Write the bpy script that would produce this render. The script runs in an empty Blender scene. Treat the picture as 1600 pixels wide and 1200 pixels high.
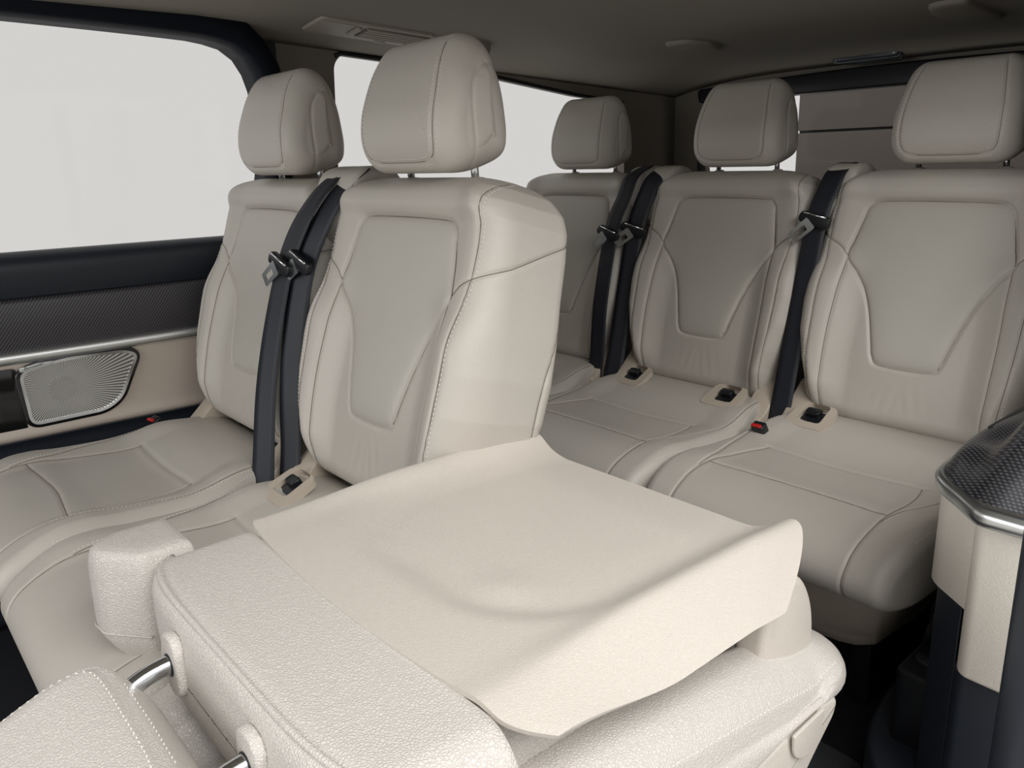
import bpy, bmesh, math, random
import numpy as np
from mathutils import Vector, Matrix
random.seed(4)
SC = bpy.context.scene
C = SC.collection

# ------------------------------------------------------------------ camera
yaw, pitch, roll, fpx = .8742, -.265, -.0266, 1273.1
cam = bpy.data.objects.new('camera', bpy.data.cameras.new('camera')); C.objects.link(cam)
fw = Vector((-math.sin(yaw)*math.cos(pitch), math.cos(yaw)*math.cos(pitch), math.sin(pitch)))
rt = Vector((math.cos(yaw), math.sin(yaw), 0)); up = rt.cross(fw)
R_ = rt*math.cos(roll)+up*math.sin(roll); U_ = up*math.cos(roll)-rt*math.sin(roll)
M = Matrix((R_, U_, -fw)).transposed().to_4x4(); M.translation = Vector((1.0802, -.6005, .9463))
cam.matrix_world = M
cam.data.sensor_width = 36; cam.data.lens = 36*fpx/1600; cam.data.clip_start = .01
SC.camera = cam
# ------------------------------------------------------------------ world, lights, exposure
SC.view_settings.view_transform = 'Standard'; SC.view_settings.look = 'None'
SC.view_settings.exposure = 0; SC.view_settings.gamma = 1
try: SC.view_settings.use_curve_mapping = False
except Exception: pass
W = bpy.data.worlds.new('world'); SC.world = W; W.use_nodes = True
W.node_tree.nodes['Background'].inputs[0].default_value = (.685, .672, .655, 1)
W.node_tree.nodes['Background'].inputs[1].default_value = 1.0
def area(name, loc, target, size, power, col=(1, 1, 1)):
    l = bpy.data.lights.new(name, 'AREA'); l.shape = 'RECTANGLE'; l.size, l.size_y = size; l.energy = power; l.color = col
    o = bpy.data.objects.new(name, l); C.objects.link(o); o.location = loc
    o.rotation_euler = (Vector(target)-Vector(loc)).to_track_quat('-Z', 'Y').to_euler(); return o
area('door_side_fill', (2.0, -.40, 2.15), (.3, -.1, .45), (1.6, 1.4), 57, (1, .995, .985))  # added area light outside the door opening, brightens the foreground
area('front_fill', (-.15, -2.5, 1.15), (-.25, .2, .5), (1.5, .7), 19, (.97, .99, 1))  # added fill light ahead of the cabin, lifts the second row

# ------------------------------------------------------------------ materials
def lin(r, g, b):
    f = lambda c: (c/255/12.92 if c/255 <= .04045 else ((c/255+.055)/1.055)**2.4)
    return (f(r), f(g), f(b), 1)
def mat(name, col, rough=.5, metal=0, bump=None, spec=.5, coat=0, vary=0):
    m = bpy.data.materials.new(name); m.use_nodes = True; nt = m.node_tree; p = nt.nodes['Principled BSDF']
    p.inputs['Base Color'].default_value = col; p.inputs['Roughness'].default_value = rough; p.inputs['Metallic'].default_value = metal
    p.inputs['Specular IOR Level'].default_value = spec
    if coat: p.inputs['Coat Weight'].default_value = coat; p.inputs['Coat Roughness'].default_value = .1
    tc = nt.nodes.new('ShaderNodeTexCoord')
    if bump:
        kind, scale, strength, dist = bump
        b = nt.nodes.new('ShaderNodeBump'); b.inputs['Strength'].default_value = strength; b.inputs['Distance'].default_value = dist
        if kind == 'leather':
            v = nt.nodes.new('ShaderNodeTexVoronoi'); v.feature = 'DISTANCE_TO_EDGE'; v.inputs['Scale'].default_value = scale
            n = nt.nodes.new('ShaderNodeTexNoise'); n.inputs['Scale'].default_value = scale*.6; n.inputs['Detail'].default_value = 3
            ds = nt.nodes.new('ShaderNodeVectorMath'); ds.operation = 'MULTIPLY_ADD'
            nt.links.new(tc.outputs['Object'], n.inputs['Vector'])
            ds.inputs[1].default_value = (.004, .004, .004)
            nt.links.new(n.outputs['Color'], ds.inputs[0]); nt.links.new(tc.outputs['Object'], ds.inputs[2])
            nt.links.new(ds.outputs[0], v.inputs['Vector'])
            mr = nt.nodes.new('ShaderNodeMapRange'); mr.inputs['From Max'].default_value = .22
            nt.links.new(v.outputs['Distance'], mr.inputs['Value'])
            ad = nt.nodes.new('ShaderNodeMath'); ad.operation = 'ADD'
            nt.links.new(mr.outputs[0], ad.inputs[0]); nt.links.new(n.outputs[0], ad.inputs[1]); nt.links.new(ad.outputs[0], b.inputs['Height'])
        else:
            n = nt.nodes.new('ShaderNodeTexNoise'); n.inputs['Scale'].default_value = scale; n.inputs['Detail'].default_value = 2
            nt.links.new(tc.outputs['Object'], n.inputs['Vector']); nt.links.new(n.outputs[0], b.inputs['Height'])
        nt.links.new(b.outputs[0], p.inputs['Normal'])
    if vary:
        n = nt.nodes.new('ShaderNodeTexNoise'); n.inputs['Scale'].default_value = 9; nt.links.new(tc.outputs['Object'], n.inputs['Vector'])
        mx = nt.nodes.new('ShaderNodeMix'); mx.data_type = 'RGBA'; mx.inputs[6].default_value = col
        mx.inputs[7].default_value = tuple(c*(1-vary) for c in col[:3])+(1,)
        nt.links.new(n.outputs[0], mx.inputs[0]); nt.links.new(mx.outputs[2], p.inputs['Base Color'])
    return m
LE = mat('leather', lin(190, 184, 175), .42, bump=('leather', 520, .22, .0006), vary=.05)
LEI = mat('insert_leather', lin(186, 181, 172), .45, bump=('leather', 650, .18, .0005), vary=.04)
LEG = mat('grained_leather', lin(208, 202, 195), .38, bump=('leather', 330, .6, .0009), vary=.03)
SHELL = mat('shell_plastic', lin(208, 200, 190), .42, bump=('leather', 560, .5, .0007))
PLB = mat('beige_plastic', lin(186, 174, 159), .45, bump=('noise', 600, .1, .0004))
SEAM_SHADE = mat('seam_shade', lin(112, 100, 88), .8)  # cord along the seams, the shade of the groove put into its dark colour
THREAD = mat('thread', lin(232, 228, 218), .7)
BELT = mat('belt_webbing', lin(26, 29, 38), .55, bump=('noise', 900, .3, .0004))
BLK = mat('black_plastic', lin(22, 24, 28), .35)
NAVY = mat('dark_trim_plastic', lin(34, 39, 48), .45, bump=('noise', 500, .15, .0004))
GASK = mat('window_surround', lin(12, 17, 26), .6, spec=.15)
PIANO = mat('gloss_black', lin(6, 8, 12), .12, coat=.6)
CHR = mat('chrome', (.72, .74, .76, 1), .12, 1)
SATIN = mat('satin_metal', (.72, .75, .76, 1), .30, 1)
HEAD = mat('headliner', lin(132, 126, 116), .9, bump=('noise', 500, .25, .0006))
PIL = mat('pillar_trim', lin(122, 116, 106), .75, bump=('noise', 500, .15, .0004))
CARP = mat('carpet', lin(62, 64, 68), .95, bump=('noise', 700, .8, .003))
FLR = mat('floor_dark', lin(20, 22, 28), .7, bump=('noise', 700, .5, .002))
RED = mat('red_button', lin(190, 30, 30), .4)
SILV = mat('brushed_strip', (.86, .88, .88, 1), .42, 1)
LAMP = mat('lamp_lens', lin(70, 76, 80), .2, .3)
COLM = mat('column_leather', lin(226, 219, 208), .42, bump=('leather', 420, .35, .0008))
VENT = mat('vent_plastic', lin(150, 143, 131), .6)
DOORP = mat('door_beige', lin(196, 184, 172), .5, bump=('noise', 600, .1, .0004))
OUT = mat('outside_wall', lin(88, 82, 77), .8)
OUTL = mat('outside_joint', lin(20, 20, 20), .8)

def weave(name, c1, c2, scale, rough=.3):
    m = mat(name, c1, rough); nt = m.node_tree; p = nt.nodes['Principled BSDF']; tc = nt.nodes.new('ShaderNodeTexCoord')
    mp = nt.nodes.new('ShaderNodeMapping'); nt.links.new(tc.outputs['Object'], mp.inputs[0]); mp.inputs['Rotation'].default_value = (math.radians(35), 0, math.radians(20))
    w1 = nt.nodes.new('ShaderNodeTexWave'); w1.bands_direction = 'DIAGONAL'; w1.inputs['Scale'].default_value = scale; nt.links.new(mp.outputs[0], w1.inputs[0])
    w2 = nt.nodes.new('ShaderNodeTexWave'); w2.bands_direction = 'Z'; w2.inputs['Scale'].default_value = scale*1.0; nt.links.new(mp.outputs[0], w2.inputs[0])
    mu = nt.nodes.new('ShaderNodeMath'); mu.operation = 'MULTIPLY'; nt.links.new(w1.outputs[1], mu.inputs[0]); nt.links.new(w2.outputs[1], mu.inputs[1])
    mx = nt.nodes.new('ShaderNodeMix'); mx.data_type = 'RGBA'; mx.inputs[6].default_value = c1; mx.inputs[7].default_value = c2
    nt.links.new(mu.outputs[0], mx.inputs[0]); nt.links.new(mx.outputs[2], p.inputs['Base Color'])
    b = nt.nodes.new('ShaderNodeBump'); b.inputs['Strength'].default_value = .3; b.inputs['Distance'].default_value = .0005
    nt.links.new(mu.outputs[0], b.inputs['Height']); nt.links.new(b.outputs[0], p.inputs['Normal']); return m
CARB = weave('carbon_weave', lin(20, 21, 25), lin(96, 96, 102), 90)
def diag(name, c1, c2, scale):
    m = mat(name, c1, .38); nt = m.node_tree; p = nt.nodes['Principled BSDF']; tc = nt.nodes.new('ShaderNodeTexCoord')
    mp = nt.nodes.new('ShaderNodeMapping'); nt.links.new(tc.outputs['Object'], mp.inputs[0]); mp.inputs['Rotation'].default_value = (math.radians(38), 0, 0)
    w1 = nt.nodes.new('ShaderNodeTexWave'); w1.bands_direction = 'Y'; w1.inputs['Scale'].default_value = scale; nt.links.new(mp.outputs[0], w1.inputs[0])
    mx = nt.nodes.new('ShaderNodeMix'); mx.data_type = 'RGBA'; mx.inputs[6].default_value = c1; mx.inputs[7].default_value = c2
    nt.links.new(w1.outputs[1], mx.inputs[0]); nt.links.new(mx.outputs[2], p.inputs['Base Color']); return m
CARB2 = diag('carbon_stripe', lin(26, 26, 30), lin(84, 82, 86), 60)
def swirl():
    m = mat('speaker_mesh', (.6, .6, .58, 1), .35, .9); nt = m.node_tree; p = nt.nodes['Principled BSDF']; tc = nt.nodes.new('ShaderNodeTexCoord')
    sp = nt.nodes.new('ShaderNodeSeparateXYZ'); nt.links.new(tc.outputs['Object'], sp.inputs[0])
    def mth(op, a, b=None):
        n = nt.nodes.new('ShaderNodeMath'); n.operation = op
        for i, v in enumerate((a, b)):
            if v is None: continue
            if isinstance(v, (int, float)): n.inputs[i].default_value = v
            else: nt.links.new(v, n.inputs[i])
        return n.outputs[0]
    y, z = sp.outputs[1], sp.outputs[2]
    r = mth('SQRT', mth('ADD', mth('MULTIPLY', y, y), mth('MULTIPLY', z, z))); a = mth('ARCTAN2', z, y)
    inner = mth('LESS_THAN', r, .026)
    outer = mth('GREATER_THAN', mth('SINE', mth('ADD', mth('MULTIPLY', a, 110), mth('MULTIPLY', mth('SINE', mth('MULTIPLY', r, 1000)), .35))), .15)
    inn = mth('GREATER_THAN', mth('SINE', mth('ADD', mth('MULTIPLY', a, 24), mth('MULTIPLY', r, 1900))), 0)
    g = mth('SUBTRACT', 1, mth('ADD', mth('MULTIPLY', inner, inn), mth('MULTIPLY', mth('SUBTRACT', 1, inner), outer)))
    mx = nt.nodes.new('ShaderNodeMix'); mx.data_type = 'RGBA'; mx.inputs[6].default_value = (.16, .16, .155, 1); mx.inputs[7].default_value = (.74, .74, .72, 1)
    nt.links.new(g, mx.inputs[0]); nt.links.new(mx.outputs[2], p.inputs['Base Color']); return m
SWIRL = swirl()
def glass():
    m = bpy.data.materials.new('window_glass'); m.use_nodes = True; nt = m.node_tree; nt.nodes.clear()
    o = nt.nodes.new('ShaderNodeOutputMaterial'); t = nt.nodes.new('ShaderNodeBsdfTransparent'); g = nt.nodes.new('ShaderNodeBsdfGlossy')
    g.inputs['Roughness'].default_value = .02; t.inputs[0].default_value = (.985, .985, .985, 1)
    mx = nt.nodes.new('ShaderNodeMixShader'); mx.inputs[0].default_value = .008
    nt.links.new(t.outputs[0], mx.inputs[1]); nt.links.new(g.outputs[0], mx.inputs[2]); nt.links.new(mx.outputs[0], o.inputs[0]); return m
GLASS = glass(); TINT = glass(); TINT.name = 'dimming_glass'  # dark tint added on the unseen right window, dims the back row
for n_ in TINT.node_tree.nodes:
    if n_.type == 'BSDF_TRANSPARENT': n_.inputs[0].default_value = (.10, .10, .11, 1)

# ------------------------------------------------------------------ helpers
def obj(name, me, m=None, parent=None, loc=None):
    o = bpy.data.objects.new(name, me); C.objects.link(o)
    if m is not None: me.materials.append(m)
    if parent is not None: o.parent = parent
    if loc: o.location = loc
    return o
def tag(o, label=None, cat=None, group=None, kind=None):
    if label: o['label'] = label
    if cat: o['category'] = cat
    if group: o['group'] = group
    if kind: o['kind'] = kind
    return o
def empty(name, loc=(0, 0, 0)):
    o = bpy.data.objects.new(name, None); C.objects.link(o); o.location = loc; o.empty_display_size = .05; return o
def mk(verts, faces, smooth=True, name='m'):
    me = bpy.data.meshes.new(name); me.from_pydata([tuple(map(float, v)) for v in verts], [], [tuple(map(int, f)) for f in faces]); me.update()
    if smooth: me.polygons.foreach_set('use_smooth', [True]*len(me.polygons))
    return me
def fixn(me):
    bm = bmesh.new(); bm.from_mesh(me); bmesh.ops.remove_doubles(bm, verts=bm.verts, dist=1e-6)
    bmesh.ops.recalc_face_normals(bm, faces=bm.faces); bm.to_mesh(me); bm.free(); return me
def grid_faces(ni, nj, wrap_i=False, wrap_j=False, off=0):
    f = []
    for j in range(nj if wrap_j else nj-1):
        for i in range(ni if wrap_i else ni-1):
            i2, j2 = (i+1) % ni, (j+1) % nj
            f.append((off+j*ni+i, off+j*ni+i2, off+j2*ni+i2, off+j2*ni+i))
    return f
def crv(pts, n, closed=False):
    """smooth resample of a polyline (Catmull-Rom, even arc length)"""
    P = np.array(pts, float); k = len(P)
    out = []
    segs = k if closed else k-1
    for s in range(segs):
        g = lambda i: P[i % k] if closed else P[min(max(i, 0), k-1)]
        p0, p1, p2, p3 = g(s-1), g(s), g(s+1), g(s+2)
        for t in np.linspace(0, 1, 24, endpoint=False):
            out.append(.5*((2*p1)+(-p0+p2)*t+(2*p0-5*p1+4*p2-p3)*t*t+(-p0+3*p1-3*p2+p3)*t**3))
    out.append(P[0] if closed else P[-1]); out = np.array(out)
    L = np.r_[0, np.cumsum(np.linalg.norm(np.diff(out, axis=0), axis=1))]
    q = np.linspace(0, L[-1], n+1 if closed else n)
    r = np.stack([np.interp(q, L, out[:, d]) for d in range(P.shape[1])], 1)
    return r[:-1] if closed else r
def roundpoly(pts, r, n=6):
    """2D polygon with rounded corners; r a number or list"""
    P = [np.array(p, float) for p in pts]; out = []; k = len(P)
    for i in range(k):
        rr = r[i] if isinstance(r, (list, tuple)) else r
        a, b, c = P[i-1], P[i], P[(i+1) % k]
        u, v = a-b, c-b; lu, lv = np.linalg.norm(u), np.linalg.norm(v); rr = min(rr, lu*.49, lv*.49)
        s, e = b+u/lu*rr, b+v/lv*rr
        for t in np.linspace(0, 1, n): out.append((1-t)**2*s+2*t*(1-t)*b+t*t*e)
    return out
def distpoly(X, Y, poly, closed=False):
    P = np.array(poly, float); d = np.full(X.shape, 9.)
    n = len(P)
    for i in range(n if closed else n-1):
        a, b = P[i], P[(i+1) % n]; ab = b-a; L = ab@ab+1e-12
        t = np.clip(((X-a[0])*ab[0]+(Y-a[1])*ab[1])/L, 0, 1)
        d = np.minimum(d, np.hypot(X-a[0]-t*ab[0], Y-a[1]-t*ab[1]))
    return d
def sm(x, a, b):
    t = np.clip((x-a)/(b-a), 0, 1); return t*t*(3-2*t)
def tube(pts, r, seg=10, closed=False, cap=True):
    P = [Vector(p) for p in pts]; V, F = [], []; n = len(P)
    rs = r if isinstance(r, (list, tuple)) else [r]*n
    N = None
    for i, p in enumerate(P):
        t = ((P[(i+1) % n]-P[i-1]) if closed else (P[min(i+1, n-1)]-P[max(i-1, 0)])).normalized()
        if N is None:
            N = t.orthogonal().normalized()
        N = (N-t*N.dot(t)).normalized(); B = t.cross(N)
        for k in range(seg):
            a = 2*math.pi*k/seg; V.append(p+(N*math.cos(a)+B*math.sin(a))*rs[i])
    F = grid_faces(seg, n, True, closed)
    if cap and not closed:
        F.append(tuple(range(seg))[::-1]); F.append(tuple(range((n-1)*seg, n*seg)))
    return V, F
def join(*vf):
    V, F = [], []
    for v, f in vf:
        o = len(V); V += list(v); F += [tuple(i+o for i in q) for q in f]
    return V, F
def prism(poly, axis, a, b, bev=0.0, seg=3):
    """extrude a 2D polygon along axis ('x': poly in (y,z); 'y': (x,z); 'z': (x,y)) from a to b"""
    def P3(p, h):
        return {'x': (h, p[0], p[1]), 'y': (p[0], h, p[1]), 'z': (p[0], p[1], h)}[axis]
    bm = bmesh.new()
    v1 = [bm.verts.new(P3(p, a)) for p in poly]; v2 = [bm.verts.new(P3(p, b)) for p in poly]; n = len(poly)
    bm.faces.new(v1); bm.faces.new(v2[::-1])
    for i in range(n): bm.faces.new((v1[i], v1[(i+1) % n], v2[(i+1) % n], v2[i]))
    bmesh.ops.recalc_face_normals(bm, faces=bm.faces)
    if bev:
        es = [e for e in bm.edges if len(e.link_faces) == 2 and e.calc_face_angle(0) > .6]
        bmesh.ops.bevel(bm, geom=es, offset=bev, segments=seg, profile=.5, affect='EDGES', clamp_overlap=True)
    me = bpy.data.meshes.new('p'); bm.to_mesh(me); bm.free()
    for p in me.polygons: p.use_smooth = True
    try: me.set_sharp_from_angle(angle=.7)
    except Exception: pass
    return me
def box(x0, x1, y0, y1, z0, z1, bev=0.0, seg=3):
    return prism([(x0, y0), (x1, y0), (x1, y1), (x0, y1)], 'z', z0, z1, bev, seg)
def plate(axis, h, th, outer, holes=()):
    """flat plate with holes"""
    bm = bmesh.new()
    def P3(p): return {'x': (h, p[0], p[1]), 'y': (p[0], h, p[1]), 'z': (p[0], p[1], h)}[axis]
    for loop in (outer,)+tuple(holes):
        vs = [bm.verts.new(P3(p)) for p in loop]
        for i in range(len(vs)): bm.edges.new((vs[i], vs[(i+1) % len(vs)]))
    bmesh.ops.triangle_fill(bm, use_beauty=True, use_dissolve=False, edges=bm.edges[:])
    r = bmesh.ops.extrude_face_region(bm, geom=bm.faces[:])
    d = {'x': (th, 0, 0), 'y': (0, th, 0), 'z': (0, 0, th)}[axis]
    bmesh.ops.translate(bm, verts=[g for g in r['geom'] if isinstance(g, bmesh.types.BMVert)], vec=d)
    bmesh.ops.recalc_face_normals(bm, faces=bm.faces)
    me = bpy.data.meshes.new('pl'); bm.to_mesh(me); bm.free(); return me
def ring_strip(inner, outer, h0, h1, axis='x', bev=.0):
    """frame between two outlines of equal count"""
    n = len(inner)
    def P3(p, h): return {'x': (h, p[0], p[1]), 'y': (p[0], h, p[1]), 'z': (p[0], p[1], h)}[axis]
    V = [P3(p, h0) for p in inner]+[P3(p, h0) for p in outer]+[P3(p, h1) for p in outer]+[P3(p, h1) for p in inner]
    F = []
    for i in range(n):
        j = (i+1) % n
        for a in range(4):
            b = (a+1) % 4; F.append((a*n+i, a*n+j, b*n+j, b*n+i))
    me = fixn(mk(V, F)); 
    try: me.set_sharp_from_angle(angle=.6)
    except Exception: pass
    return me
def offs(poly, d):
    P = np.array(poly, float); c = P.mean(0); k = len(P); out = []
    area_ = sum(P[i][0]*P[(i+1) % k][1]-P[(i+1) % k][0]*P[i][1] for i in range(k)); sgn = 1 if area_ > 0 else -1
    for i in range(k):
        t = P[(i+1) % k]-P[i-1]; t = t/(np.linalg.norm(t)+1e-12); out.append(P[i]+sgn*d*np.array([t[1], -t[0]]))
    return out
def stitches(pts, nrm=None, L=.0042, gap=.0068, r=.0008, lift=.0008):
    """a row of thread stitches along a 3D curve"""
    P = np.array(pts, float); D = np.r_[0, np.cumsum(np.linalg.norm(np.diff(P, axis=0), axis=1))]
    V, F = [], []
    for q in np.arange(gap*.5, D[-1], gap):
        a = np.array([np.interp(q-L/2, D, P[:, k]) for k in range(3)]); b = np.array([np.interp(q+L/2, D, P[:, k]) for k in range(3)])
        t = Vector(b-a).normalized()
        if nrm is not None: n = Vector([float(np.interp(q, D, nrm[:, k])) for k in range(3)]).normalized()
        else: n = t.orthogonal()
        s = t.cross(n).normalized(); c = Vector((a+b)/2)+n*lift*.4; A, B = Vector(a), Vector(b)
        o = len(V); V += [A-n*lift*.3, c+s*r, c+n*lift, c-s*r, B-n*lift*.3]
        F += [(o, o+1, o+2), (o, o+2, o+3), (o+4, o+2, o+1), (o+4, o+3, o+2)]
    return V, F
class Surf:
    """grid surface with (U,V) coordinates, V constant on each row"""
    def __init__(s, G, U, Vv):
        s.G, s.U, s.V = G, U, Vv
        du = np.gradient(G, axis=1); dv = np.gradient(G, axis=0); n = np.cross(du, dv)
        s.N = n/(np.linalg.norm(n, axis=2, keepdims=True)+1e-12)
    def at(s, u, v):
        j = int(np.clip(np.searchsorted(s.V, v)-1, 0, len(s.V)-2)); t = np.clip((v-s.V[j])/(s.V[j+1]-s.V[j]+1e-12), 0, 1)
        o = []
        for A in (s.G, s.N):
            r = [np.array([np.interp(u, s.U[k], A[k, :, d]) for d in range(3)]) for k in (j, j+1)]
            o.append(r[0]*(1-t)+r[1]*t)
        return o
    def curve(s, uv, n=60, sign=1):
        q = crv(uv, n); P, N = [], []
        for u, v in q:
            a, b = s.at(u, v); P.append(a); N.append(b*sign)
        return np.array(P), np.array(N)
def stitch_mesh(surf, curves, sign=1):
    parts = []
    for c in curves:
        P, N = surf.curve(c, 80, sign); parts.append(mk(*stitches(P, N), False))
    return parts
def seam_shade_mesh(surf, curves, sign=1, r=.0008, lift=0.0, closed=False):  # thin tubes in the grooves, drawing the dark shade line of each seam
    out = []
    for c in curves:
        q = crv(c, 160 if len(c) > 40 else 70, closed); P = []
        for u, v in q:
            a, b = surf.at(u, v); P.append(a+b*sign*lift)
        out.append(mk(*tube(P, r, 6, closed)))
    return out
def mirr(cs): return [c for q in cs for c in (q, [(-u, v) for u, v in q])]
def useall(name, mes, m, parent): 
    for me in mes: use(name, me, m, parent)

# ------------------------------------------------------------------ backrest (local: x, t back, s up)
INS = [(-.092, .431), (-.128, .420), (-.137, .396), (-.148, .350), (-.153, .318), (-.128, .286), (-.106, .250), (-.088, .205), (-.072, .150), (-.064, .124), (-.045, .110),
       (.045, .110), (.064, .124), (.072, .150), (.088, .205), (.106, .250), (.128, .286), (.153, .318), (.148, .350), (.137, .396), (.128, .420), (.092, .431)]
INSC = crv(INS, 220, closed=True)
ws = np.array([-.02, 0, .03, .06, .1, .16, .22, .28, .34, .40, .44, .465, .485, .497, .502])
ww = np.array([.178, .190, .200, .206, .222, .238, .242, .238, .230, .225, .218, .207, .188, .164, .144])
EDGE = [(.186, .50), (.190, .46), (.197, .40), (.197, .349), (.193, .297), (.194, .213), (.190, .114), (.178, .01)]
LOWER = [(.153, .318), (.157, .25), (.160, .169), (.158, .06), (.152, -.01)]
SHOULD = [(.153, .318), (.172, .338), (.197, .351), (.25, .376), (.32, .412), (.40, .45)]
BACKL = [(.385, .37), (.355, .28), (.342, .20), (.338, .10), (.335, .0)]
def backrest():
    nS = 210
    S = np.r_[np.linspace(-.012, .02, 26)[:-1], np.linspace(.02, .44, nS)[:-1], np.linspace(.44, .502, 44)]
    rf, rb = .040, .022
    half = []
    for s in S:
        w = float(np.interp(s, ws, ww))
        top = max(0, (s-(.502-.05))/.05); bot = max(0, (.02-s)/.032)
        ins = .045*(1-math.sqrt(max(0, 1-min(top, 1)**2.2)))+.028*(1-math.sqrt(max(0, 1-min(bot, 1)**2)))
        f = .012-ins; b = .134-ins*.9-.006*sm(np.array(s), .44, .50)
        pts = [(x, -f, 0, -1) for x in np.linspace(0, w-rf, 92)[:-1]]
        pts += [(w-rf+rf*math.sin(a), -f+rf-rf*math.cos(a), math.sin(a), -math.cos(a)) for a in np.linspace(0, math.pi/2, 16)[:-1]]
        pts += [(w, t, 1, 0) for t in np.linspace(-f+rf, b-rb, 40)[:-1]]
        pts += [(w-rb+rb*math.cos(a), b-rb+rb*math.sin(a), math.cos(a), math.sin(a)) for a in np.linspace(0, math.pi/2, 8)[:-1]]
        pts += [(x, b, 0, 1) for x in np.linspace(w-rb, 0, 10)]
        half.append(pts)
    H = np.array(half); X, T, NX, NT = [H[:, :, k].copy() for k in range(4)]
    SS = np.repeat(S[:, None], X.shape[1], 1)
    U = np.concatenate([np.zeros((len(S), 1)), np.cumsum(np.hypot(np.diff(X, axis=1), np.diff(T, axis=1)), axis=1)], 1)
    front = np.clip(-NT, 0, 1)
    env = sm(SS, -.02, .06)*(1-.85*sm(SS, .24, .37))
    bol = .034*sm(X, .105, .190)*env
    frame = .010*sm(SS, .425, .455)*(1-sm(SS, .47, .50))+.006*sm(X, .13, .18)*sm(SS, .30, .36)*(1-sm(SS, .46, .5))
    lum = .010*np.exp(-((SS-.13)/.09)**2)*np.exp(-(X/.16)**2)
    F = (bol+frame+lum)*front**1.2
    # seams
    g = np.zeros_like(X)
    def groove(poly, depth, sig, closed=False):
        d = distpoly(U, SS, poly, closed); return depth*np.exp(-(d/sig)**2)
    g = np.maximum(g, groove(INSC, .0056, .0045, True)); g = np.maximum(g, groove(crv(LOWER, 20), .0026, .0042))
    g = np.maximum(g, groove(crv(SHOULD, 24), .0030, .0028)); g = np.maximum(g, groove(crv(EDGE, 30), .0022, .0026)); g = np.maximum(g, groove(crv(BACKL, 20), .0028, .0028))
    wr = .00022*np.sin(X*260+3*SS*20)*np.exp(-((SS-.05)/.035)**2)*np.exp(-((X-.02)/.05)**2)
    D = F+wr*front-g
    Y = T+NT*D; X2 = X+NX*D*(1-front*.0)
    X2 = X+NX*(-g)
    Y = T-F-wr*front+(-NT)*g*(front > .02)
    def half3(sg):
        return np.stack([X2*sg, Y, SS], 2)
    Rr = half3(1); Ll = half3(-1)[:, ::-1][:, :-1]
    G = np.concatenate([Ll, Rr], 1); UU = np.concatenate([-U[:, ::-1][:, :-1], U], 1)
    surf = Surf(G, UU, S)
    nj, ni = G.shape[:2]
    Vv = G.reshape(-1, 3).tolist(); Fc = grid_faces(ni, nj)
    Fc.append(tuple(range(ni))[::-1]); o = (nj-1)*ni
    c = len(Vv); Vv.append([0, .045, .5035]); Fc += [(o+i, o+i+1, c) for i in range(ni-1)]
    me = fixn(mk(Vv, Fc))
    return me, surf
BR_ME, BR_S = backrest()
def insert_panel(surf):
    # padded insert: concentric rings of the seam outline
    c = np.array([0, .30]); V = []; ks = [1.03, 1.005, .985, .96, .92, .85, .75, .6, .45, .3, .15]
    hs = [-.005, -.0032, -.0006, .0012, .0026, .0036, .0042, .0045, .0045, .0045, .0045]
    n = len(INSC)
    for k, h in zip(ks, hs):
        for p in INSC:
            # keep vertical centre line of the V below
            cx = 0; cz = min(max(p[1], .16), .38); d = np.array([cx, cz*.0+.30 if k < .9 else .30])
            q = d+(p-d)*(1-(1-k)*.9)
            x, s = q
            base = surf.at(x, s)[0] if False else None
            t = -.012-(.010*math.exp(-((s-.13)/.09)**2)*math.exp(-(x/.16)**2))-.034*float(sm(np.array(abs(x)), .105, .190))*float((sm(np.array(s), -.02, .06)*(1-.85*sm(np.array(s), .24, .37))))
            V.append((x, t-h, s))
    F = grid_faces(n, len(ks), True); o = (len(ks)-1)*n; V.append((0, -.0165-.0012, .30)); F += [(o+i, o+(i+1) % n, len(V)-1) for i in range(n)]
    me = fixn(mk(V, F)); return me
IN_ME = insert_panel(BR_S)
m1 = [(u+.006, v) for u, v in EDGE]; m2 = [(-u-.006, v) for u, v in EDGE]
SGB = -1 if BR_S.at(0, .3)[1][1] > 0 else 1
ST_ME = stitch_mesh(BR_S, [m1, m2], SGB)
SE_ME = seam_shade_mesh(BR_S, mirr([LOWER, SHOULD, EDGE, BACKL]), SGB, .0007)+seam_shade_mesh(BR_S, [[tuple(p) for p in INSC[::2]]], SGB, .0011, .0016, True)

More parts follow.
